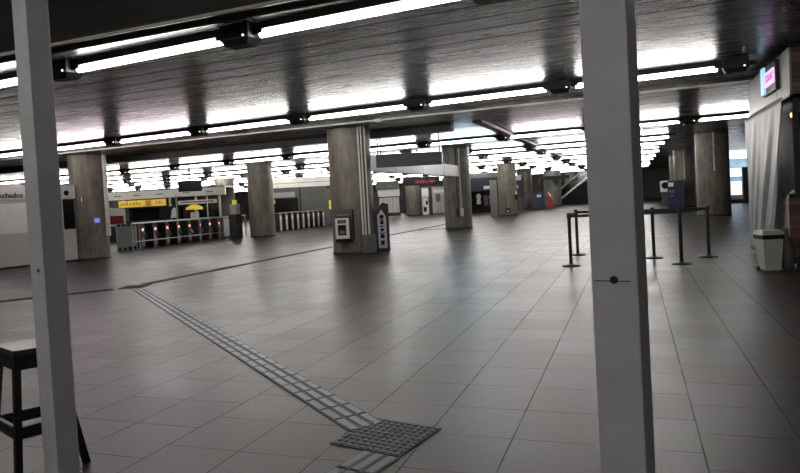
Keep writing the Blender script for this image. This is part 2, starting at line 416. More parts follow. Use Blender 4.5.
# ------------------------------------------------------------------ columns
colspec = [
    (-16.95, 16.62, .555, 'brown concrete column beside the white lost-property booth, at the left'),
    (-7.33, 16.40, .59, 'large brown concrete column in the middle with the wall terminal and pipes on it'),
    (-16.88, 27.05, .60, 'round concrete column between the two rows of turnstiles'),
    (-7.27, 27.66, .60, 'dark concrete column right of the hanging blank sign, with thin pipes on its face'),
    (-7.72, 42.25, .61, 'concrete column standing right of the tall grey panel'),
    (3.26, 30.6, .66, 'wide concrete column at the right, between the belt barrier and the daylight opening'),
    (3.10, 43.6, .66, 'concrete column just behind the dark blue cabinet at the right'),
    (3.25, 50.9, .66, 'far concrete column right behind the dark blue cabinet'),
    (-17.75, 52.6, .64, 'concrete column standing under the red-lettered display board'),
    (-9.05, 58.2, .66, 'concrete column left of the blue recycling bin, in the distance'),
    (-6.05, 70.2, .66, 'farthest pale concrete column beside the escalators, left of the nearest right-hand post'),
    (-24.2, 34.6, .60, 'pale concrete column behind the end of the left turnstile row'),
]
for x, y, r, lab in colspec:
    t = thing('column', lab, 'column', (x, y, 0), 0, 'round concrete columns of the hall')
    prof = [(r-0.01, 0), (r, 0.04), (r, ZC+0.02 if abs(y-16) > 3 else 3.44)]
    MB().lathe(prof, 48).build('shaft', M['column'], t, smooth=True)
    MB().lathe([(r+0.012, 0), (r+0.012, 0.06), (r+0.002, 0.065)], 48).build('base_ring', M['darkpipe'], t, smooth=True)

# ------------------------------------------------------------------ ceiling lights
PITCH, XB = 2.96, -4.17
SL = -0.09
ZT = 3.365
ang = math.atan(SL)
rows = [  # y at x=0, slope, name of row
    (6.08, SL, 'nearest ceiling row'),
    (12.6, -0.09, 'second ceiling row, before the beam'),
    (22.2, -0.07, 'third ceiling row, behind the beam'),
    (28.6, -0.06, 'fourth ceiling row'),
    (32.3, -0.05, 'fifth ceiling row'),
    (39.2, -0.05, 'sixth ceiling row'),
    (45.0, -0.05, 'seventh ceiling row'),
    (50.0, -0.05, 'eighth ceiling row'),
    (59.5, -0.05, 'ninth ceiling row'),
    (66.0, -0.05, 'farthest ceiling row'),
    (-0.6, 0.0, 'added unseen row behind the camera'),  # unseen row, added to brighten the front of the left post
    (-4.2, 0.0, 'added unseen last row behind the camera'),  # unseen row, added to light both posts from the camera side
]
def make_light(name='strip_light'):
    t = bpy.data.objects.new(name, None); COL.objects.link(t)
    h = PITCH
    ch = MB()
    ch.box(-h/2, h/2, -0.045, 0.045, 3.408-ZT, ZC-ZT-0.005, 0.006)
    ch.build('channel', M['housing'], t)
    tb = MB().cyl((-h/2+0.28, -0.0, 0), (h/2-0.28, -0.0, 0), 0.042, seg=16)
    tb.build('tube', M['tube'], t, smooth=True)
    # junction box between two tubes (at the left end)
    jb = MB()
    jb.frustum(-h/2-0.15, -h/2+0.15, -0.09, 0.09, 3.26-ZT, -h/2-0.20, -h/2+0.20, -0.13, 0.13, 3.33-ZT)
    jb.box(-h/2-0.20, -h/2+0.20, -0.13, 0.13, 3.33-ZT, ZC-ZT-0.005)
    jb.box(-h/2-0.33, -h/2+0.33, -0.05, 0.05, 3.36-ZT, 3.43-ZT)
    j = jb.build('junction_box', M['housing'], t)
    MB().cyl((-h/2+0.13, -0.137, 3.35-ZT), (-h/2+0.13, -0.125, 3.35-ZT), 0.009, seg=10).build('indicator', M['led'], j)
    return t
proto = None
for ri, (y0, sl, rn) in enumerate(rows):
    k0 = int((-44-XB)/PITCH); k1 = int((4.4-XB)/PITCH) if ri < 10 else 5
    if ri == 0: k1 = 2
    if ri == 1: k1 = 1
    n = 0
    for k in range(k0, k1+1):
        xc = XB + PITCH*(k+0.5); yc = y0 + sl*xc
        if 3 <= ri < 10 and xc > 2.5: continue
        p = [inframe(xc+s*PITCH/2, yc+s*sl*PITCH/2, ZT) for s in (-1, 0, 1)]
        vis = any(q and -4 < q[0] < 804 and -3 < q[1] < 480 for q in p)
        if ri == 0 and k == 1: vis = True      # just past the frame's edge, lights the hall
        if ri >= 10: vis = (-14 < xc < -4) if ri == 10 else (-9 < xc < 9)
        if not vis: continue
        if proto is None:
            proto = make_light(); o = proto
        else:
            o = copy_tree(proto)
        o.location = (xc, yc, ZT); o.rotation_euler = (0, 0, math.atan(sl))
        tag(o, 'lit tube under black channel, %s from left in %s' % (ordinal(n), rn), 'ceiling light',
            'fluorescent strip lights on the ceiling')
        n += 1
        if (ri, k) in ((2, -1), (2, 0), (1, -4), (1, -3)):
            for c in o.children:
                if c.name.startswith('tube'):
                    c.data = c.data.copy(); c.data.materials[0] = M['tubeblue' if k == -1 else 'tubepink']
        if ri == 1 and k == 1:      # the last light of this row has a box at both ends
            e = [c for c in o.children if c.name.startswith('junction_box')][0]
            c2 = e.copy(); COL.objects.link(c2); c2.parent = o; c2.location = (PITCH, 0, 0)
            for g in e.children:
                g2 = g.copy(); COL.objects.link(g2); g2.parent = c2

# ------------------------------------------------------------------ pipes on the ceiling
tag(MB().cyl((-22, 14.87+0.66, 3.418), (3, 14.87-0.09, 3.418), 0.022, seg=10).box(-5.95, -5.8, 14.95, 15.1, 3.37, 3.44)
    .build('conduit', M['conduit']), 'thin pale pipe along the lower edge of the beam over the middle column', 'pipe')
tag(MB().cyl((-12, 5.44+0.36, 3.371), (6, 5.44-0.18, 3.371), 0.020, seg=10).build('conduit', M['conduit']),
    'thin grey pipe along the beam edge above the nearest lights', 'pipe')
tag(MB().cyl((-12, 5.70+0.36, 3.40), (6, 5.70-0.18, 3.40), 0.042, seg=10).build('conduit', M['darkpipe']),
    'dark pipe between the nearest lights and the grey beam-edge pipe', 'pipe')
tag(MB().beam((-3.9, 17.3, 3.43), (-3.9, 41, 3.43), 0.26, 0.09).build('cable_tray', M['darkpipe']),
    'dark cable tray running away from the camera on the ceiling right of the hanging sign', 'cable tray')
tag(MB().beam((-30, 18.6, 3.36), (-4.7, 17.7, 3.36), 0.30, 0.20).build('cable_tray', M['darkpipe']),
    'dark cable tray running across behind the beam over the middle column', 'cable tray')

# ------------------------------------------------------------------ foreground posts
def post(x, y, s, rz, lab, hole):
    t = thing('steel_post', lab, 'post', (x, y, 0), rz)
    h = s/2
    MB().box(-h, h, -h, h, 0.012, 3.50, 0.006).build('shaft', M['post'], t)
    MB().box(-h-0.008, h+0.008, -h-0.008, h+0.008, 0, 0.012).build('base_plate', M['post'], t)
    if hole:
        MB().cyl((hole[0], -h-0.003, hole[1]), (hole[0], -h+0.01, hole[1]), hole[2], seg=20).build('plug_hole', M['black'], t)
        if hole[3]:
            MB().box(-h+0.01, h-0.02, -h-0.0015, -h+0.002, hole[1]-0.0045, hole[1]-0.002).build('scratch', M['ink'], t)
post(-0.047, 2.005, 0.131, radians(-12), 'light grey square steel post in the right foreground', (0.0, 1.137, 0.0115, True))
post(-2.975, 2.612, 0.125, radians(-10), 'grey square steel post in the left foreground, beside the black stool', (0.012, 1.13, 0.010, False))

# ------------------------------------------------------------------ stool
def stool():
    t = thing('bar_stool', 'black wooden bar stool half hidden behind the left foreground post', 'stool', (-3.225, 2.67, 0), 0)
    c = Vector((-3.2, 2.68, 0))
    feet = [(-3.085, 2.465), (-2.965, 2.80), (-3.31, 2.95), (-3.47, 2.62)]
    tops = [(-3.13, 2.54), (-3.035, 2.69), (-3.25, 2.85), (-3.38, 2.64)]
    F = [Vector((x, y, 0))-c for x, y in feet]; T = [Vector((x, y, 0.665))-c for x, y in tops]
    b = MB(); o = 1.12
    cen = sum(T, Vector())/4
    b.prism([((p.x-cen.x)*1.18+cen.x, (p.y-cen.y)*1.18+cen.y) for p in T], 'z', 0.675, 0.705)
    b.build('seat', M['stoolseat'], t)
    a = MB()
    for i in range(4):
        p, q = T[i]-Vector((0, 0, 0.03)), T[(i+1) % 4]-Vector((0, 0, 0.03))
        a.beam(p, q, 0.022, 0.08)
    a.build('apron', M['stoolwood'], t)
    for i in range(4):
        MB().beam(T[i]+Vector((0, 0, 0.012)), F[i], 0.034, 0.034, (0.35, 0.93, 0)).build('leg', M['stoolwood'], t)
    for i in range(4):
        j = (i+1) % 4
        for f, hh in ((0.40, 0.036),):
            p = T[i].lerp(F[i], 1-f); q = T[j].lerp(F[j], 1-f)
            MB().beam(p, q, 0.022, 0.065).build('stretcher', M['stoolwood'], t)
stool()

# ------------------------------------------------------------------ tactile paving
def bar_tile(mbar, mbase, nb=3, size=0.25):
    """directional tile mesh with raised bars along local +y"""
    b = MB().box(-size/2+0.002, size/2-0.002, -size/2+0.002, size/2-0.002, 0, 0.005)
    g = MB(); w = size/nb
    for i in range(nb):
        x = -size/2 + w*(i+0.5)
        g.frustum(x-w*0.38, x+w*0.38, -size/2+0.008, size/2-0.008, 0.005, x-w*0.29, x+w*0.29, -size/2+0.014, size/2-0.014, 0.011)
    return b, g
def path(lab, p, q, mb, mr, group='tactile guide paths on the floor', proto=None):
    p, q = Vector((*p, 0)), Vector((*q, 0)); d = q-p; L = d.length; n = max(1, round(L/0.25))
    t = thing('tactile_path', lab, 'tactile path', (p.x, p.y, 0), math.atan2(d.y, d.x)-pi/2, group)
    b, g = bar_tile(mr, mb)
    o1 = b.build('guide_tile', mb, t); r1 = g.build('bar', mr, o1)
    o1.location = (0, 0.125, 0)
    step = L/n
    for i in range(1, n):
        c = o1.copy(); COL.objects.link(c); c.parent = t; c.location = (0, 0.125+i*step, 0)
        rr = r1.copy(); COL.objects.link(rr); rr.parent = c
    return t
def dome_block(lab, cx, cy, rz, n, mb, md):
    t = thing('tactile_warning_block', lab, 'tactile block', (cx, cy, 0.0015), rz, 'studded tactile blocks')
    s = 0.24
    for i in range(n):
        for j in range(n):
            x, y = (i-(n-1)/2)*s, (j-(n-1)/2)*s
            b = MB().box(-s/2+0.001, s/2-0.001, -s/2+0.001, s/2-0.001, 0, 0.005)
            o = b.build('warning_tile', mb, t); o.location = (x, y, 0)
            d = MB()
            for a in range(5):
                for c in range(5):
                    d.cyl(((a-2)*s/5, (c-2)*s/5, 0.005), ((a-2)*s/5, (c-2)*s/5, 0.011), 0.016, 0.009, seg=10)
            d.build('stud', md, o)
path('blue-grey ribbed path running diagonally from the studded block to the far left', (-1.60, 3.628), (-8.78, 9.66), M['tactile'], M['tactbar'])
path('short blue-grey ribbed path below the studded block, cut by the frame', (-1.365, 3.255), (-1.60, 2.28), M['tactile'], M['tactbar'])
dome_block('square block of round studs where the ribbed paths meet in front of the camera', -1.435, 3.52, math.atan2(-0.217, 0.976), 2, M['tactile'], M['tactbar'])
path('dark ribbed strip leaving the far node straight back towards the dark column', (-9.2, 10.3), (-9.27, 33.0), M['darktact'], M['darktact'])
path('dark ribbed strip leaving the far node to the left, behind the left post', (-9.33, 9.60), (-11.6, 6.95), M['darktact'], M['darktact'])
dome_block('dark studded block at the far end of the diagonal ribbed path', -9.12, 9.92, radians(20), 2, M['darktact'], M['darktact'])
path('short dark ribbed strip at the foot of the dark column, right of the totem', (-9.05, 27.2), (-7.9, 27.9), M['darktact'], M['darktact'])

# ------------------------------------------------------------------ belt barrier
SP = [(-1.17, 14.38), (-1.13, 12.3), (0.34, 13.45), (0.76, 12.34), (1.31, 13.44)]
SLAB = ['black belt stanchion left of the foreground post, the farther of the left pair',
        'black belt stanchion left of the foreground post, the nearer of the left pair',
        'black belt stanchion just right of the foreground post',
        'black belt stanchion nearest the camera in the group right of the post',
        'black belt stanchion at the right end of the barrier, beside the wide column']
def belts(t, i, ends):
    for j in ends:
        d = Vector((SP[j][0]-SP[i][0], SP[j][1]-SP[i][1], 0)); L = d.length; d.normalize()
        b = MB(); p = d*0.03; q = d*(L-0.035)
        b.beam(p+Vector((0, 0, 0.925)), q+Vector((0, 0, 0.925)), 0.004, 0.052)
        b.build('belt', M['black'], t)
for i, (x, y) in enumerate(SP):
    t = thing('belt_stanchion', SLAB[i], 'stanchion', (x, y, 0), 0, 'black retractable belt stanchions')
    MB().lathe([(0.165, 0), (0.17, 0.01), (0.15, 0.022), (0.05, 0.035), (0.035, 0.05)], 28).build('base', M['blackmetal'], t, smooth=True)
    MB().cyl((0, 0, 0.03), (0, 0, 0.90), 0.032, seg=20).build('tube', M['blackmetal'], t, smooth=True)
    MB().lathe([(0.034, 0.875), (0.041, 0.88), (0.041, 0.975), (0.034, 0.985)], 20).build('belt_head', M['black'], t, smooth=True)
    belts(t, i, {0: [2], 1: [0, 3], 2: [4], 3: [4], 4: []}[i])

# ------------------------------------------------------------------ middle column fittings
cx, cy, cr = -7.33, 16.40, .59
def on_col(deg, r):    # angle measured from facing the camera side (-y)
    a = radians(deg); return Vector((cx + r*sin(a), cy - r*cos(a), 0))
vd = math.degrees(math.atan2(7.28, 16.42))     # direction of the camera from the column
base_dir = vd
# wall terminal on the left part
a = base_dir-18
p = on_col(a, cr+0.10)
t = thing('wall_terminal', 'black wall terminal with a white framed picture on the middle column', 'terminal', (p.x, p.y, 0), radians(a))
MB().prism([(-0.09, 0.36), (0.09, 0.46), (0.09, 1.22), (-0.02, 1.22), (-0.11, 1.02), (-0.11, 0.44)], 'x', -0.26, 0.22).build('housing', M['black'], t)
MB().box(-0.245, 0.14, -0.125, -0.108, 0.45, 1.0).build('frame', M['white'], t)
MB().box(-0.17, 0.06, -0.13, -0.124, 0.54, 0.82).box(-0.17, 0.06, -0.13, -0.124, 0.86, 0.95).build('picture', M['ink'], t)
MB().prism([(-0.13, 0.585), (-0.08, 0.70), (-0.045, 0.63), (0.0, 0.69), (0.03, 0.585)], 'y', -0.135, -0.131).build('picture_print', M['greypanel'], t)
MB().box(-0.12, 0.02, -0.135, -0.131, 0.885, 0.925).build('picture_title', M['greypanel'], t)
MB().box(-0.20, 0.16, -0.115, -0.06, 1.06, 1.10).build('hood_slot', M['greypanel'], t)
# three vertical pipes
for da, lab, mm in ((24, 'left of the three upright pipes on the middle column', 'conduit'), (32, 'middle one of the three upright pipes on the middle column', 'conduit'), (43, 'right one of the three upright pipes on the middle column', 'conduit')):
    p = on_col(base_dir+da, cr+0.03)
    b = MB().cyl((0, 0, 0.50), (0, 0, 3.44), 0.024, seg=12)
    o = b.build('conduit', M[mm], smooth=True, loc=(p.x, p.y, 0)); tag(o, lab, 'pipe')
p = on_col(base_dir+33, cr+0.13)
t = thing('pipe_cover', 'grey metal box at the foot of the pipes on the middle column', 'box', (p.x, p.y, 0), radians(base_dir+33))
MB().box(-0.19, 0.19, -0.09, 0.09, 0.02, 0.52, 0.01).build('cover', M['greypanel'], t)
MB().box(-0.15, 0.15, -0.096, -0.089, 0.06, 0.48).build('door', M['greypanel'], t)
# totem
t = thing('sign_totem', 'black sign totem with a pale lilac pictogram strip beside the middle column', 'sign', (-6.60, 16.70, 0), radians(base_dir))
MB().prism([(-0.20, 0), (0.20, 0), (0.20, 1.30), (0.04, 1.36), (-0.20, 1.12)], 'y', -0.05, 0.07).build('body', M['black'], t)
MB().prism([(-0.12, 0.09), (0.12, 0.09), (0.12, 0.95), (0.0, 1.17), (-0.12, 1.0)], 'y', -0.062, -0.052).build('face', M['lilac'], t)
pic = MB()
for z, w in ((0.96, 0.06), (0.80, 0.055), (0.60, 0.05), (0.42, 0.06)):
    pic.cyl((0, -0.066, z), (0, -0.06, z), w, seg=16)
pic.box(-0.07, 0.07, -0.066, -0.06, 0.86, 0.89).box(-0.07, 0.07, -0.066, -0.06, 0.68, 0.71).box(-0.07, 0.07, -0.066, -0.06, 0.49, 0.52)
pic.box(-0.05, 0.05, -0.066, -0.06, 0.18, 0.30)
pic.build('pictograms', M['ink'], t)

# ------------------------------------------------------------------ hanging signs
t = thing('hanging_sign', 'blank dark grey sign panel hung on two rods right of the middle column', 'sign', (-5.83, 17.08, 0), math.atan2(0.62, 1.7))
MB().box(-0.92, 0.92, -0.06, 0.06, 2.33, 2.69, 0.008).build('panel', M['signgrey'], t)
for s in (-0.78, 0.86):
    MB().cyl((s, 0, 2.66), (s, 0, 3.44), 0.016, seg=8).build('rod', M['black'], t)
t = thing('sign_band', 'long white sign band spanning from the middle column to the dark column behind', 'sign', (-7.12, 17.0, 0), 0)
MB().box(-0.12, 0.12, 0.05, 10.15, 2.27, 2.74, 0.01).build('casing', M['band'], t)
for y in (2.2, 5.0, 7.8):
    MB().box(0.115, 0.124, y-0.01, y+0.01, 2.28, 2.73).build('seam', M['greypanel'], t)
for y in (1.0, 4.8, 8.8):
    MB().cyl((0, y, 2.73), (0, y, 3.5 if y > 1.1 else 3.44), 0.02, seg=8).build('hanger', M['black'], t)
t = thing('display_board', 'black display board with red glowing letters hung below the white sign band', 'display', (-9.9, 30.7, 0), math.atan2(0.63, 1.72))
MB().box(-0.93, 0.93, -0.08, 0.08, 2.07, 2.48, 0.01).build('casing', M['black'], t)
tx = MB(); x = -0.28
for i, (w, h) in enumerate(((.05, .15), (.07, .13), (.03, .12), (.08, .15), (.07, .17), (.04, .14), (.07, .15), (.0, .0), (.07, .12), (.06, .14), (.08, .11))):
    if w:
        z = 2.25 + 0.01*(i % 3-1)
        tx.box(x, x+w*0.35, -0.09, -0.081, z-h/2, z+h/2)
        if w > .04:
            tx.box(x+w*0.35, x+w, -0.09, -0.081, z+h/2-0.035, z+h/2) if i % 2 else tx.box(x+w*0.35, x+w, -0.09, -0.081, z-0.02, z+0.02)
            tx.box(x+w*0.7, x+w, -0.09, -0.081, z-h/2, z+h/4)
    x += (w or 0.05)+0.028
tx.build('lettering', M['redtext'], t)
for s in (-0.7, 0.7):
    MB().cyl((s, 0, 2.47), (s, 0, 3.498), 0.018, seg=8).build('rod', M['black'], t)

# ------------------------------------------------------------------ text helper
def text_mesh(body, size, name, material, parent, loc, rot, ext=0.004):
    cu = bpy.data.curves.new(name, 'FONT'); cu.body = body; cu.size = size; cu.extrude = ext; cu.offset = 0.004
    tmp = bpy.data.objects.new('tmp_text', cu); COL.objects.link(tmp)
    dg = bpy.context.evaluated_depsgraph_get(); dg.update()
    me = bpy.data.meshes.new_from_object(tmp.evaluated_get(dg))
    bpy.data.objects.remove(tmp); bpy.data.curves.remove(cu)
    me.materials.clear(); me.materials.append(material); me.name = name
    o = bpy.data.objects.new(name, me); COL.objects.link(o)
    o.parent = parent; o.location = loc; o.rotation_euler = rot
    return o

# ------------------------------------------------------------------ lost-property booth (left)
B0 = Vector((-17.38, 13.61, 0)); bd = Vector((0.48, 2.35, 0)).normalized()
t = thing('lost_property_booth', 'white booth with black Achados lettering behind the left post', 'booth', tuple(B0), math.atan2(bd.y, bd.x))
# local +x runs along the face (away from camera to the right), local -y faces the hall
MB().box(-5.2, 2.0, 0.0, 2.2, 0.06, 2.42).build('wall_panel', M['boothwall'], t)
MB().box(-5.2, 2.4, 0.05, 2.2, 0.0, 0.06).build('plinth', M['black'], t)
MB().box(-5.25, 2.44, -0.04, 2.25, 2.02, 2.46, 0.01).build('header', M['white'], t)
MB().box(2.0, 2.42, 0.0, 2.2, 0.06, 2.03).build('end_panel', M['boothwall'], t)
MB().box(-0.03, 0.90, -0.012, 0.0, 1.03, 1.92).build('notice', M['poster'], t)
MB().box(2.02, 2.40, -0.012, 0.0, 1.05, 2.0).build('window_pane', M['glassdark'], t)
text_mesh('Achados', 0.215, 'lettering', M['ink'], t, (0.04, -0.045, 2.09), (radians(90), 0, 0))
MB().cyl((2.14, -0.05, 2.20), (2.14, -0.035, 2.20), 0.085, seg=20).build('round_emblem', M['ink'], t)

# fittings on the left column
ca = math.degrees(math.atan2(16.65, 16.75))
def on_colA(deg, r):
    a = radians(deg); return Vector((-16.95 + r*sin(a), 16.62 - r*cos(a), 0))
p = on_colA(ca+56, 0.64)
tag(MB().cyl((0, 0, 1.0), (0, 0, 3.42), 0.07, seg=12).cyl((0, 0, 0.75), (0, 0, 1.0), 0.08, seg=12).build('conduit', M['conduit'], loc=(p.x, p.y, 0), smooth=True),
    'thick pale pipe down the right side of the column beside the booth', 'pipe')
p = on_colA(ca-20, 0.575)
t = thing('small_notice', 'small red and white notice on the column beside the booth', 'sign', (p.x, p.y, 0), radians(ca-20))
MB().box(-0.05, 0.05, -0.015, 0.0, 1.88, 2.08).build('backing', M['red'], t)
MB().box(-0.02, 0.02, -0.02, -0.015, 1.9, 2.06).build('mark', M['poster'], t)
p = on_colA(ca+20, 0.60)
t = thing('phone_sign', 'small violet-blue lit sign box on the column beside the booth', 'sign', (p.x, p.y, 0), radians(ca+26))
MB().box(-0.07, 0.07, -0.06, 0.03, 1.20, 1.34, 0.01).build('lit_box', M['bluebright'], t)
MB().box(-0.03, 0.03, -0.04, 0.02, 0.90, 1.10, 0.01).build('handset', M['greypanel'], t)
# pipes on the dark column
pd = math.degrees(math.atan2(7.1, 27.75))
for da, z0, lab in ((0, 0.9, 'left upright pipe on the dark column behind the hanging sign'), (12, 0.9, 'right upright pipe on the dark column behind the hanging sign')):
    a = radians(pd+da)
    o = MB().cyl((0, 0, z0), (0, 0, 3.5), 0.025, seg=10).box(-0.08, 0.08, -0.05, 0.05, z0-0.35, z0).build('conduit', M['conduit'] if da else M['darkpipe'], loc=(-7.27+0.69*sin(a), 27.66-0.69*cos(a), 0))
    tag(o, lab, 'pipe')
fd = math.degrees(math.atan2(-3.26, 30.6))
a = radians(fd+6)
tag(MB().cyl((0, 0, 1.95), (0, 0, 3.5), 0.03, seg=10).sphere((0, 0, 1.95), 0.06).build('conduit', M['conduit'], loc=(3.26+0.69*sin(a), 30.6-0.69*cos(a), 0)),
    'pale pipe stub hanging down the wide column at the right', 'pipe')
gd = math.degrees(math.atan2(-3.10, 43.6)); a = radians(gd-3)
tag(MB().cyl((0, 0, 1.75), (0, 0, 3.5), 0.03, seg=10).build('conduit', M['conduit'], loc=(3.10+0.69*sin(a), 43.6-0.69*cos(a), 0)),
    'pale pipe on the column behind the dark blue cabinet', 'pipe')

# ------------------------------------------------------------------ turnstiles
def make_turnstile(pale, al):
    t = bpy.data.objects.new('turnstile', None); COL.objects.link(t)
    # local: front end faces +x, body runs to -x, width along y
    b = MB().prism([(0, 0.10), (0, 0.93), (-0.06, 1.0), (-1.20, 1.0), (-1.25, 0.93), (-1.25, 0.10)], 'y', -0.115, 0.115)
    b.box(-1.22, -0.03, -0.09, 0.09, 0, 0.10)
    b.build('cabinet', M['steeldark'], t)
    MB().box(-1.2, 0.0, -0.125, 0.125, 0.995, 1.03, 0.01).build('top_lid', M['steel'], t)
    if pale:
        MB().box(0.0, 0.012, -0.11, 0.11, 0.06, 0.90).build('front_plate', M['steelpale'], t)
    else:
        MB().box(0.0, 0.012, -0.09, 0.09, 0.10, 0.42).build('front_plate', M['greypanel'], t)
    MB().box(0.0, 0.02, -0.035, 0.035, 0.71, 0.81).build('indicator', M['whiteled'] if pale else M['redled'], t)
    h = MB().cyl((-0.45, -0.115, 0.86), (-0.45, -0.19, 0.80), 0.06, seg=14).build('hub', M['steel'], t, smooth=True)
    c = Vector((-0.45, -0.18, 0.81))
    for d in ((0.05, -al, -0.10), (0.26, -0.10, -0.40), (-0.26, -0.10, -0.40)):
        MB().cyl(c, c+Vector(d), 0.018, seg=8).build('arm', M['steel'], t)
    return t
ts = make_turnstile(False, 0.36); first = True
ys = [21.15+0.74*i for i in range(8)]
for i, y in enumerate(ys):
    o = ts if first else copy_tree(ts); first = False
    o.location = (-18.85, y, 0)
    tag(o, 'dark steel turnstile with a red light, %s from the left in the nearer row' % ordinal(i), 'turnstile', 'turnstiles in the nearer row')
ts2 = make_turnstile(True, 0.28); first = True
for i in range(9):
    o = ts2 if first else copy_tree(ts2); first = False
    o.location = (-18.6, 31.7+0.66*i, 0)
    tag(o, 'pale-fronted turnstile, %s from the left in the farther row right of the round column' % ordinal(i), 'turnstile', 'turnstiles in the farther row')
# glass/steel end cabinet
t = thing('steel_cabinet', 'stainless cabinet closing the right end of the nearer turnstile row', 'cabinet', (-18.75, 27.25, 0))
MB().box(-1.2, 0, -0.75, 0.55, 0.05, 1.0, 0.01).build('body', M['greypanel'], t)
MB().box(0, 0.012, -0.70, 0.50, 0.12, 0.95).build('front_panel', M['steelpale'], t)
MB().box(-1.25, 0.03, -0.8, 0.6, 1.0, 1.05).build('top', M['steel'], t)
t = thing('ticket_validator', 'upright steel machine between the stainless cabinet and the round column', 'machine', (-17.75, 26.1, 0))
MB().box(-0.2, 0.2, -0.25, 0.25, 0.0, 1.15, 0.01).build('cabinet', M['steeldark'], t)
MB().box(-0.16, 0.16, -0.2, 0.2, 1.15, 1.62, 0.02).build('head', M['steelpale'], t)
MB().box(-0.05, 0.05, -0.12, 0.12, 1.62, 1.82).build('yellow_tag', M['yellow'], t)
# railing in front of the near row
t = thing('railing', 'steel tube railing in front of the nearer turnstile row', 'railing', (-18.25, 20.0, 0))
MB().beam((0, -0.1, 1.06), (0, 7.7, 1.06), 0.05, 0.06).build('top_rail', M['steel'], t)
MB().beam((0, -0.1, 0.34), (0, 6.6, 0.34), 0.035, 0.035).build('low_rail', M['steel'], t)
for y in (-0.1, 0.28, 1.1, 2.55, 4.05, 5.55, 6.65, 7.65):
    MB().cyl((0, y, 0), (0, y, 1.06), 0.024, seg=10).build('rail_post', M['steel'], t)
t = thing('gate_panel', 'grey glazed gate beside the left end of the nearer turnstile row', 'gate', (-18.9, 19.78, 0))
MB().box(-0.03, 0.03, 0.05, 1.0, 0.12, 0.95).build('pane', M['greypanel'], t)
for y in (0.0, 0.26, 0.52, 0.78, 1.04):
    MB().cyl((0, y, 0), (0, y, 1.0), 0.03, seg=10).build('frame_post', M['steel'], t)
t = thing('tall_post', 'tall thin steel pole among the nearer turnstiles', 'post', (-19.4, 24.0, 0))
MB().cyl((0, 0, 0), (0, 0, 2.2), 0.035, seg=10).build('pole', M['steelpale'], t)
t = thing('tall_post', 'tall thin steel pole near the stainless end cabinet', 'post', (-19.3, 26.1, 0))
MB().cyl((0, 0, 0), (0, 0, 2.1), 0.035, seg=10).build('pole', M['steelpale'], t)

# ------------------------------------------------------------------ kiosks behind the turnstiles
A = Vector((-26.1, 26.8, 0)); Bq = Vector((-20.2, 29.0, 0)); d = Bq-A; L = d.length
t = thing('service_counter', 'dark shop counter with a cream fascia behind the nearer turnstiles', 'shop', tuple(A), math.atan2(d.y, d.x))
MB().box(-0.4, L, -0.25, 0.0, 2.19, 2.60, 0.01).build('fascia', M['band'], t)
for s in (0.5, 1.5, 2.7, 4.1, 5.3):
    MB().box(s, s+0.35, -0.258, -0.25, 2.36, 2.41).build('fascia_print', M['greypanel'], t)
MB().box(-0.4, L, 1.6, 1.7, 0, 2.6).build('back_wall', M['greypanel'], t)
MB().box(-0.4, L, 0.0, 0.5, 0, 1.05).build('counter', M['steeldark'], t)
MB().box(-0.4, L, -0.2, 1.7, 2.6, 2.66).build('roof', M['greypanel'], t)
for s in (-0.35, 0.9, 3.35, 4.7, 5.95):
    MB().box(s-0.05, s+0.05, -0.15, -0.05, 0, 2.2).build('mullion', M['white'], t)
MB().box(3.4, 5.9, 0.02, 0.06, 1.05, 1.75).build('window_pane', M['glassdark'], t)
MB().box(1.0, 3.3, 0.3, 0.34, 1.05, 1.72).build('window_pane', M['glassdark'], t)
t2 = thing('yellow_shop_sign', 'long yellow sign with an orange patch over the counter behind the turnstiles', 'sign', tuple(A), math.atan2(d.y, d.x))
MB().box(0.75, 3.2, -0.36, -0.27, 1.78, 2.13, 0.01).build('panel', M['yellow'], t2)
MB().box(2.15, 2.45, -0.37, -0.36, 1.80, 2.10).build('patch', M['orange'], t2)
for i, s in enumerate((0.85, 1.0, 1.15, 1.35, 1.5, 1.65, 1.8, 2.7, 2.85, 2.98)):
    MB().box(s, s+0.09, -0.368, -0.36, 1.88+0.02*(i % 2), 1.98+0.04*(i % 3)).build('print', M['orange'], t2)
t2 = thing('white_shop_sign', 'white and red sign strip over the dark window left of the pale column', 'sign', tuple(A), math.atan2(d.y, d.x))
MB().box(3.85, 5.85, -0.36, -0.27, 1.78, 1.98, 0.01).build('panel', M['poster'], t2)
MB().box(4.0, 5.7, -0.37, -0.36, 1.86, 1.91).build('print', M['red'], t2)
t2 = thing('parasol_stand', 'round yellow topped stand behind the turnstiles', 'stand', (-20.9, 27.2, 0))
MB().cyl((0, 0, 0), (0, 0, 1.55), 0.03, seg=8).build('pole', M['greypanel'], t2)
MB().lathe([(0.42, 1.48), (0.40, 1.60), (0.15, 1.74), (0.02, 1.76)], 20).build('canopy', M['yellow'], t2, smooth=True)
MB().box(-0.18, 0.18, -0.1, 0.1, 1.0, 1.36).build('poster', M['white'], t2)
t2 = thing('round_top_poster', 'white and red rounded poster stand left of the turnstile counter', 'sign', (-22.15, 23.2, 0), radians(44))
MB().box(-0.36, 0.36, -0.03, 0.03, 0.9, 1.72, 0.03).build('board', M['poster'], t2)
MB().box(-0.33, 0.33, -0.04, -0.03, 1.0, 1.38).build('red_print', M['red'], t2)
MB().box(-0.05, 0.05, -0.02, 0.02, 0, 0.95).build('stem', M['black'], t2)
t2 = thing('counter_poster', 'black and white poster on the counter under the yellow sign', 'poster', (-22.9, 27.75, 0), math.atan2(d.y, d.x))
MB().box(-0.55, 0.55, 0.0, 0.04, 1.06, 1.72).build('board', M['ink'], t2)
MB().prism([(0.05, 1.1), (0.38, 1.1), (0.38, 1.6), (0.22, 1.66), (0.12, 1.5)], 'y', -0.01, -0.001).build('pale_figure', M['poster'], t2)
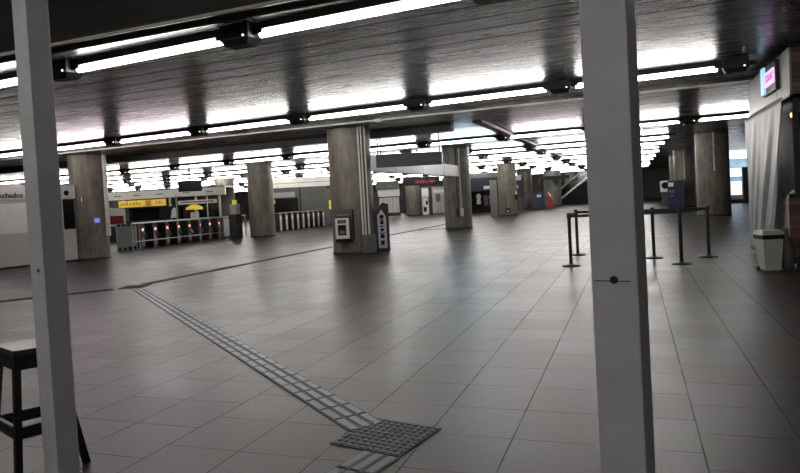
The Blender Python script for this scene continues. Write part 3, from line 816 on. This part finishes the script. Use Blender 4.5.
t = thing('hanging_monitor', 'dark monitor box hung from the ceiling above the nearer turnstiles', 'monitor', (-18.6, 24.0, 0), radians(40))
MB().box(-0.5, 0.5, -0.25, 0.25, 2.30, 2.78, 0.02).build('casing', M['ink'], t)
MB().box(-0.45, 0.45, -0.26, -0.25, 2.34, 2.74).build('screen', M['ink'], t)
MB().cyl((0, 0, 2.77), (0, 0, 3.5), 0.03, seg=8).build('hanger', M['black'], t)
# second fascia / wall right of column B
A2 = Vector((-23.6, 38.4, 0)); B2 = Vector((-19.3, 39.9, 0)); d2 = B2-A2; L2 = d2.length
t = thing('office_block', 'low dark grey office behind the farther turnstiles, right of the round column', 'office', tuple(A2), math.atan2(d2.y, d2.x))
MB().box(-0.3, L2, 0.0, 1.5, 0, 2.67).build('wall', M['greypanel'], t)
MB().box(0.1, 2.0, -0.05, 0.0, 2.0, 2.35).build('sign_strip', M['white'], t)
MB().box(0.2, 2.2, -0.02, 0.0, 0.9, 1.95).build('window_pane', M['glassdark'], t)
MB().box(2.3, 2.45, -0.05, 0.0, 0, 2.67).build('mullion', M['steeldark'], t)
MB().box(-0.4, L2+0.1, -0.4, 1.6, 3.17, 3.235).build('roof', M['greypanel'], t)
A3 = Vector((-18.9, 30.45, 0)); B3 = Vector((-15.35, 31.72, 0)); d3 = B3-A3; L3 = d3.length
t = thing('sign_band', 'deep cream sign band hung above the farther turnstiles, left of the middle column', 'sign', tuple(A3), math.atan2(d3.y, d3.x))
MB().box(0, L3, -0.06, 0.06, 2.39, 2.92, 0.01).build('casing', M['band'], t)
MB().box(0, L3, -0.066, -0.059, 2.62, 2.645).build('seam', M['greypanel'], t)
for q in (0.5, L3-0.5):
    MB().cyl((q, 0, 2.91), (q, 0, 3.498), 0.02, seg=8).build('hanger', M['black'], t)
t = thing('round_yellow_sign', 'small round yellow lit sign above the farther turnstiles', 'sign', (-19.3, 32.03, 0), radians(28))
MB().cyl((0, -0.03, 1.68), (0, 0.03, 1.68), 0.19, seg=24).build('disc', M['yellow'], t)
MB().box(-0.07, 0.07, -0.04, -0.03, 1.64, 1.72).build('mark', M['ink'], t)
MB().cyl((0, 0, 0), (0, 0, 1.5), 0.03, seg=8).build('pole', M['steeldark'], t)
t = thing('yellow_reader', 'yellow boxed reader at the right end of the farther turnstiles', 'machine', (-18.0, 37.2, 0))
MB().box(-0.12, 0.12, -0.12, 0.12, 0, 1.05).build('pedestal', M['steeldark'], t)
MB().box(-0.16, 0.16, -0.2, 0.2, 1.05, 1.62, 0.02).build('head', M['yellow'], t)
t = thing('hanging_camera', 'small dark box hung below the deep cream sign band', 'camera', (-17.6, 36.6, 0))
MB().box(-0.4, 0.4, -0.15, 0.15, 2.38, 2.62, 0.02).build('casing', M['black'], t)
MB().cyl((0, 0, 2.6), (0, 0, 3.5), 0.025, seg=8).build('hanger', M['black'], t)

# ------------------------------------------------------------------ booths between the middle and dark columns
t = thing('ticket_booth', 'pale shuttered booth with a header, left of the column under the display board', 'booth', (-18.6, 49.5, 0), radians(20))
MB().box(-1.0, 0.62, 0, 1.5, 0.1, 2.35).build('wall_panel', M['boothwall'], t)
MB().box(-1.1, 0.7, -0.08, 1.6, 1.72, 2.3, 0.01).build('header', M['white'], t)
MB().box(-1.1, 0.7, -0.1, -0.07, 1.66, 1.73).build('header_line', M['black'], t)
for s in (-0.7, -0.3, 0.1, 0.45):
    MB().box(s-0.012, s+0.012, -0.012, 0, 0.3, 1.66).build('shutter_seam', M['greypanel'], t)
MB().box(-1.1, 0.7, -0.05, 0.0, 0.1, 0.4).build('base_strip', M['black'], t)
MB().box(-1.32, -1.08, -0.1, 1.2, 0, 2.1).build('side_post', M['black'], t)
MB().box(-1.2, 0.7, -0.4, 1.6, 2.35, 3.0).build('roof_box', M['beam'], t)
t = thing('notice_stand', 'narrow white panel between the far column and the pale booth with windows', 'panel', (-16.2, 51.2, 0), radians(17))
MB().box(-0.30, 0.26, 0, 0.2, 1.55, 2.25).build('upper_board', M['poster'], t)
MB().box(-0.24, 0.2, 0, 0.2, 0.05, 1.45).build('lower_board', M['poster'], t)
MB().box(0.26, 0.55, -0.05, 0.2, 0.0, 2.35).build('side_post', M['black'], t)
MB().box(-0.2, 0.05, -0.012, 0, 0.3, 0.7).build('print', M['ink'], t)
MB().box(0.0, 0.18, -0.012, 0, 0.9, 1.2).build('print', M['ink'], t)
t = thing('office_booth', 'pale grey booth with two dim windows left of the dark column', 'booth', (-16.55, 54.6, 0), radians(18))
MB().box(-1.05, 0.95, 0, 1.8, 0.06, 2.35).build('wall_panel', M['boothwall'], t)
MB().box(0.0, 1.3, -0.06, 0.02, 1.86, 2.14).build('header', M['band'], t)
for s in (-0.28, 0.42):
    MB().box(s-0.2, s+0.2, -0.015, 0, 1.05, 1.75).build('window_pane', M['greypanel'], t)
MB().box(0.96, 1.3, -0.1, 1.2, 0, 1.85).build('side_post', M['black'], t)
MB().box(-1.1, 1.3, -0.1, 1.9, 0, 0.06).build('plinth', M['black'], t)
MB().box(-1.1, 1.35, -0.2, 1.9, 2.35, 2.45).build('roof', M['greypanel'], t)

# shop behind the dark column
t = thing('clothes_shop', 'dark shop front with a navy sign seen between the dark column and the grey panel', 'shop', (-11.3, 51.4, 0), radians(13))
MB().box(-1.3, 1.5, 0, 0.12, 1.75, 2.85).build('sign_board', M['navydark'], t)
MB().box(-1.3, 1.5, 1.4, 1.5, 0, 2.8).build('back_wall', M['ink'], t)
MB().box(-1.3, -1.2, 0, 1.5, 0, 2.8).build('side_wall', M['ink'], t)
MB().box(1.4, 1.5, 0, 1.5, 0, 2.8).build('side_wall', M['ink'], t)
MB().box(-1.3, 1.5, 0, 1.5, 2.8, 3.2).build('roof', M['beam'], t)
MB().box(0.0, 1.0, -0.02, 0, 1.9, 2.15).build('sign_print', M['lilac'], t)
for s, mm, h, lab in ((-0.45, 'cloth', 1.55, 'white garment hanging in the dark shop'), (0.15, 'steeldark', 1.4, 'dark garment hanging in the middle of the dark shop'),
                      (0.55, 'orangepants', 1.45, 'maroon garment hanging in the dark shop, left of two'), (0.9, 'orangepants', 1.38, 'maroon garment hanging in the dark shop, right of two')):
    p = Matrix.Rotation(radians(13), 4, 'Z') @ Vector((s, 0.9, 0)) + Vector((-11.3, 51.4, 0))
    g = thing('hanging_garment', lab, 'garment', (p.x, p.y, 0), radians(13), 'garments in the dark shop')
    MB().frustum(-0.17, 0.17, -0.05, 0.05, h-0.85, -0.12, 0.12, -0.05, 0.05, h).build('body', M[mm], g)
    MB().box(-0.2, 0.2, -0.04, 0.04, h-0.3, h-0.12).build('sleeves', M[mm], g)
    MB().cyl((0, 0, h), (0, 0, 2.8), 0.008, seg=6).build('hanger_line', M['steeldark'], g)
t = thing('grey_partition', 'tall narrow grey panel left of the distant concrete column', 'panel', (-8.25, 40.3, 0), radians(12))
MB().box(-0.22, 0.22, -0.05, 0.05, 0, 2.32, 0.01).build('panel', M['greypanel'], t)
MB().box(0.22, 0.3, -0.05, 0.4, 0, 2.32).build('side_rail', M['black'], t)
# fittings on column E
ed = math.degrees(math.atan2(7.62, 42.3))
a = radians(ed+52)
t = thing('wall_extinguisher', 'black and yellow fitting on the right side of the distant concrete column', 'fitting', (-7.72+0.7*sin(a), 42.25-0.7*cos(a), 0), a)
MB().cyl((0, 0, 1.0), (0, 0, 1.35), 0.10, seg=12).build('body', M['black'], t, smooth=True)
MB().cyl((0, 0, 1.35), (0, 0, 1.55), 0.06, 0.03, seg=12).build('neck', M['yellow'], t, smooth=True)
MB().box(-0.03, 0.03, -0.02, 0.1, 1.1, 1.2).build('bracket', M['black'], t)
a = radians(ed-2)
t = thing('socket_plate', 'small dark and white plate low on the distant concrete column', 'plate', (-7.72+0.62*sin(a), 42.25-0.62*cos(a), 0), a)
MB().box(-0.14, 0.14, -0.03, 0.02, 0.20, 0.48).build('plate', M['black'], t)
MB().cyl((0, -0.04, 0.30), (0, -0.028, 0.30), 0.05, seg=14).build('socket', M['poster'], t)
# poster, bins, blue things
t = thing('blue_poster_board', 'navy poster board with a white mark right of the distant column', 'poster', (-9.55, 57.0, 0), radians(10))
MB().box(-0.95, 0.55, 0, 0.12, 1.1, 2.75).build('board', M['blue'], t)
MB().cyl((0.0, -0.012, 2.0), (0.0, 0.0, 2.0), 0.17, seg=16).build('mark', M['poster'], t)
MB().box(-0.9, 0.5, 0.02, 0.1, 0.0, 1.1).build('leg_panel', M['steeldark'], t)
t = thing('white_ledge_sign', 'white sign box above the navy poster board', 'sign', (-9.9, 56.0, 0), radians(10))
MB().box(-1.1, 0.9, 0, 0.3, 2.55, 3.0, 0.01).build('casing', M['band'], t)
for s in (-0.8, 0.6):
    MB().cyl((s, 0.15, 3.0), (s, 0.15, 3.5), 0.02, seg=8).build('hanger', M['black'], t)
t = thing('blue_cabinet', 'blue recycling cabinet with a white emblem at the foot of the distant column', 'cabinet', (-7.45, 54.8, 0), radians(8))
MB().box(-0.5, 0.5, -0.35, 0.35, 0.04, 1.42, 0.03).build('body', M['blue'], t)
MB().box(-0.12, 0.22, -0.36, -0.35, 1.0, 1.2).build('emblem', M['poster'], t)
MB().box(-0.45, 0.45, -0.3, 0.3, 0, 0.04).build('plinth', M['black'], t)
t = thing('red_display', 'red leaning display with a white top beside the blue recycling cabinet', 'display', (-6.45, 54.3, 0), radians(8))
MB().prism([(-0.30, 0), (0.38, 0), (0.30, 0.55), (-0.12, 1.32), (-0.30, 1.32)], 'y', -0.3, 0.3).build('body', M['red'], t)
MB().prism([(0.05, 1.0), (0.12, 1.03), (-0.08, 1.38), (-0.16, 1.34)], 'y', -0.32, 0.31).build('white_edge', M['poster'], t)
t = thing('grey_cylinder_pier', 'smooth wide grey pier under a dark gantry, right of the red display', 'pier', (-7.1, 62.3, 0), 0)
MB().lathe([(0.80, 0), (0.80, ZC-0.004)], 40).build('shaft', M['greypanel'], t, smooth=True)
MB().lathe([(0.82, 0), (0.82, 0.1), (0.80, 0.11)], 40).build('base_ring', M['darkpipe'], t, smooth=True)
t = thing('overhead_gantry', 'dark overhead sign beam in front of the wide grey pier', 'sign', (-6.9, 60.9, 0), radians(6))
MB().box(-1.3, 1.5, -0.15, 0.15, 2.55, 2.85, 0.02).build('beam', M['ink'], t)
for s in (-1.2, 1.3):
    MB().cyl((s, 0, 2.85), (s, 0, 3.5), 0.03, seg=8).build('hanger', M['black'], t)
MB().box(-1.3, -1.15, -0.1, 0.1, 0.0, 2.55).build('post', M['black'], t)

# escalators at the far end
def escalator(x, y, lab, w=1.5):
    t = thing('escalator', lab, 'escalator', (x, y, 0), 0, 'escalators at the far end of the hall')
    L, Hh = 4.6, 3.46
    MB().prism([(0, 0), (L, 0), (L, Hh), (L-0.3, Hh), (0.2, 0.12), (0, 0.12)], 'y', -w/2, w/2).build('truss', M['ink'], t)
    for s in (-1, 1):
        yy = s*w/2
        MB().prism([(0.0, 0.1), (0.35, 0.1), (L-0.9, 2.6), (L-0.9, 3.45), (L-1.3, 3.45), (0.1, 1.0)], 'y', yy-0.03, yy+0.03).build('balustrade', M['glassdark'], t)
        MB().beam((0.25, yy+s*0.04, 0.22), (L-0.6, yy+s*0.04, 3.1), 0.03, 0.16).build('skirt', M['steelpale'], t)
        MB().cyl((0.05, yy, 1.03), (L-1.45, yy, 3.46), 0.05, seg=10).build('handrail', M['steel'] if s < 0 else M['black'], t)
    return t
escalator(-7.6, 67.5, 'dark escalator in the distance between the grey pier and the farthest column')
escalator(-5.3, 72.6, 'dark escalator in the distance just right of the farthest pale column')
t = thing('wall_machine', 'small white round-fronted machine on the dark wall left of the dark blue cabinet', 'machine', (2.12, 48.0, 0), 0)
MB().box(-0.32, 0.32, -0.2, 0.2, 0.95, 1.72, 0.06).build('body', M['poster'], t)
MB().cyl((0, -0.215, 1.4), (0, -0.2, 1.4), 0.24, seg=20).build('door', M['ink'], t)
MB().box(-0.25, 0.25, -0.15, 0.15, 0, 0.9).build('pedestal', M['steeldark'], t)
t = thing('ticket_machine', 'dark navy upright machine with a small white screen, behind the belt barrier', 'machine', (2.44, 42.0, 0), radians(-4))
MB().box(-0.45, 0.45, -0.4, 0.4, 0.03, 1.66, 0.02).build('body', M['blue'], t)
MB().box(-0.40, -0.12, -0.41, -0.40, 1.32, 1.55).build('screen', M['poster'], t)
MB().box(-0.35, -0.25, -0.41, -0.40, 0.95, 1.1).box(-0.2, -0.12, -0.41, -0.40, 0.95, 1.1).box(-0.3, -0.15, -0.41, -0.40, 0.72, 0.8).build('keys', M['greypanel'], t)
MB().box(-0.45, 0.45, -0.35, 0.35, 0, 0.03).build('plinth', M['black'], t)

# ------------------------------------------------------------------ kiosk at the right
KX, KY = 2.30, 11.62
t = thing('snack_kiosk', 'wood-clad kiosk with a grey fascia at the right edge', 'kiosk', (KX, KY, 0), 0)
W = 3.2; DY = 3.75
# fascia (side faces -x) overhangs the counter line a little
MB().box(0.0, 0.03, 0.62, DY-0.5, 2.68, 3.385, 0.006).build('fascia_panel', M['fascia'], t)      # far panel
MB().box(0.0, 0.03, -0.36, 0.585, 2.68, 3.385, 0.006).build('fascia_panel', M['fascia'], t)     # near panel
MB().box(0.005, 0.025, 0.585, 0.62, 2.68, 3.385).build('fascia_gap', M['black'], t)
MB().box(-0.005, 0.035, -0.37, DY-0.5, 2.645, 2.68).build('fascia_lip', M['black'], t)
MB().box(0.03, W, -0.37, -0.28, 2.68, 3.385).build('front_fascia', M['plank'], t)
MB().box(0.08, W, -0.28, DY-0.5, 3.30, 3.38).build('roof', M['greypanel'], t)
MB().box(0.0, W, 0.0, 0.45, 0.06, 1.10).build('counter', M['plank'], t)
MB().box(0.0, W, -0.06, 0.5, 1.10, 1.16, 0.008).build('counter_top', M['black'], t)
MB().box(0.08, W, 0.03, 0.45, 0, 0.06).build('plinth', M['black'], t)
MB().box(0.10, 0.18, 0.0, 0.08, 1.16, 2.68).build('corner_post', M['black'], t)
MB().box(0.08, 0.16, DY-0.6, DY-0.52, 0, 2.68).build('corner_post', M['black'], t)
MB().box(0.12, 0.16, 0.08, DY-0.6, 0, 2.68).build('side_wall', M['greypanel'], t)
MB().box(0.16, W, DY-0.6, DY-0.5, 0, 3.3).build('back_wall', M['greypanel'], t)
MB().box(0.19, W, 0.04, 0.14, 2.45, 2.68).build('lintel', M['plank'], t)
# lit sign on the fascia
t = thing('kiosk_sign', 'glowing pink sign with a pale blue emblem on the kiosk fascia', 'sign', (KX, KY, 0), 0)
MB().box(-0.06, -0.001, 0.32, 1.42, 2.86, 3.34, 0.006).build('backing', M['black'], t)
MB().box(-0.085, -0.06, 0.36, 1.05, 2.98, 3.22).build('pink_panel', M['pink'], t)
e = MB().box(-0.10, -0.06, 1.10, 1.34, 2.88, 3.34, 0.01)
e.build('emblem', M['cyan'], t)
lt = MB(); y = 0.95
for i, (w, h) in enumerate(((.10, .14), (.06, .11), (.09, .13), (.05, .10), (.10, .12), (.07, .11))):
    lt.box(-0.092, -0.085, y-w*0.35, y, 3.10-h/2, 3.10+h/2)
    lt.box(-0.092, -0.085, y-w, y-w*0.35, 3.10+(h/2-0.03)*(1 if i % 2 else -1), 3.10+(h/2-0.03)*(1 if i % 2 else -1)+0.03)
    y -= w+0.022
lt.build('lettering', M['purple'], t)
# plastic sheet
def plastic():
    bm = bmesh.new(); nu, nv = 60, 26; g = []
    for j in range(nv+1):
        v = j/nv; row = []
        z = 2.66*(1-v) + 0.04*v
        for i in range(nu+1):
            u = i/nu
            y0 = -0.28 + 1.2*v**1.2; y1 = 3.12 - 0.08*v
            y = y0 + (y1-y0)*u
            fold = sin(u*17-5*v)*0.5 + sin(u*41+2-11*v)*0.3 + sin((u-0.40*v)*26)*0.4
            amp = 0.012 + 0.055*v*(1-0.55*u) + 0.03*(1-u)*v
            x = -0.10 + fold*amp*0.55
            row.append(bm.verts.new((x, y, z)))
        g.append(row)
    for j in range(nv):
        for i in range(nu):
            bm.faces.new((g[j][i], g[j][i+1], g[j+1][i+1], g[j+1][i]))
    me = bpy.data.meshes.new('plastic_sheet'); bm.to_mesh(me); bm.free()
    me.polygons.foreach_set('use_smooth', [True]*len(me.polygons)); me.materials.append(M['sheet'])
    o = bpy.data.objects.new('plastic_sheet', me); COL.objects.link(o); o.location = (KX, KY, 0)
    s = o.modifiers.new('thickness', 'SOLIDIFY'); s.thickness = 0.004
    tag(o, 'creased grey plastic sheet hanging down the side of the kiosk', 'plastic sheet')
plastic()
t = thing('waste_bin', 'off-white plastic bin with a black rim in front of the plastic sheet', 'bin', (1.93, 11.2, 0), radians(14))
MB().frustum(-0.115, 0.115, -0.12, 0.12, 0.03, -0.145, 0.145, -0.15, 0.15, 0.50).build('body', M['binwhite'], t)
MB().frustum(-0.15, 0.15, -0.155, 0.155, 0.50, -0.16, 0.16, -0.165, 0.165, 0.565).build('rim', M['black'], t)
MB().frustum(-0.16, 0.16, -0.165, 0.165, 0.565, -0.14, 0.14, -0.14, 0.14, 0.63).build('lid', M['binwhite'], t)
MB().box(-0.10, 0.10, -0.136, -0.122, 0.03, 0.10).build('foot_plate', M['binwhite'], t)
for s in (-1, 1):
    MB().cyl((s*0.12, 0.09, 0.035), (s*0.15, 0.09, 0.035), 0.035, seg=12).build('wheel', M['black'], t)
t = thing('sheet_bunch', 'dark grey plastic-sheet end gathered in a bag hanging between the bin and the kiosk counter', 'bunch', (2.20, 11.40, 0), 0)
MB().lathe([(0.05, 0), (0.10, 0.06), (0.12, 0.2), (0.08, 0.42), (0.03, 0.58), (0.045, 0.64)], 14).build('bunch', M['greypanel'], t, smooth=True)  # lower end of the plastic sheet, bunched up beside the bin
t = thing('warm_lamp', 'warm orange lamp glowing under the kiosk fascia', 'lamp', (2.44, 11.72, 0))
MB().sphere((0, 0, 2.40), 0.055).build('bulb', M['lamp'], t, smooth=True)
MB().cyl((0, 0, 2.46), (0, 0, 3.3), 0.012, seg=8).build('cord', M['black'], t)
o = MB().prism([(0.0, 1.16), (0.5, 1.16), (0.5, 1.32), (0.22, 1.36)], 'y', 0.1, 0.35).build('paper_bundle', M['paper'], loc=(2.36, 11.58, 0))
tag(o, 'pinkish paper bundle lying on the kiosk counter', 'paper')

# ------------------------------------------------------------------ outside the opening
t = thing('office_building', 'pale banded office facade in daylight through the opening at the right', 'building', (9.5, 66, 0), 0)
MB().box(-6, 14, 0.3, 3, -4, 16).build('glazing', M['facadeglass'], t)
for i in range(9):
    MB().box(-6, 14, -0.1, 0.35, -4+1.62*i+1.0, -4+1.62*i+1.75).build('spandrel', M['facade'], t)
o = structure(MB().box(4.6, 40, 47.4, 90, -1.2, -1.0).build('ground', M['facade']), 'paved ground outside the opening')
t = thing('site_wall', 'pinkish low wall in daylight outside the opening', 'wall', (8.2, 56, 0), 0)
MB().box(-2.2, 6, 0, 0.3, -1, 1.3).build('panel', M['pinkwall'], t)
MB().box(-2.25, 6, -0.05, 0.35, 1.3, 1.4).build('coping', M['facade'], t)
t = thing('dark_kiosk_box', 'dark upright box standing in the daylight opening beside the plastic sheet', 'box', (7.05, 46.5, 0), 0)
MB().box(-0.40, 0.6, -0.25, 0.25, 0.5, 2.30, 0.02).build('body', M['steeldark'], t)
MB().box(-0.35, 0.55, -0.2, 0.2, 0.0, 0.5).build('plinth', M['darkpipe'], t)
MB().cyl((-0.05, -0.26, 1.85), (-0.05, -0.25, 1.85), 0.12, seg=14).build('round_port', M['ink'], t)

# ------------------------------------------------------------------ light & colour management
w = bpy.data.worlds.new('world'); scene.world = w; w.use_nodes = True
bg = w.node_tree.nodes['Background']; bg.inputs['Color'].default_value = (0.80, 0.90, 1.0, 1); bg.inputs['Strength'].default_value = 1.3
scene.view_settings.view_transform = 'Standard'; scene.view_settings.look = 'None'
scene.view_settings.gamma = 1; scene.view_settings.exposure = 1.5; scene.view_settings.use_curve_mapping = False
scene.cycles.use_denoising = True
scene.cycles.max_bounces = 6; scene.cycles.diffuse_bounces = 3; scene.cycles.glossy_bounces = 4
scene.cycles.sample_clamp_indirect = 8.0
scene.cycles.caustics_reflective = False; scene.cycles.caustics_refractive = False
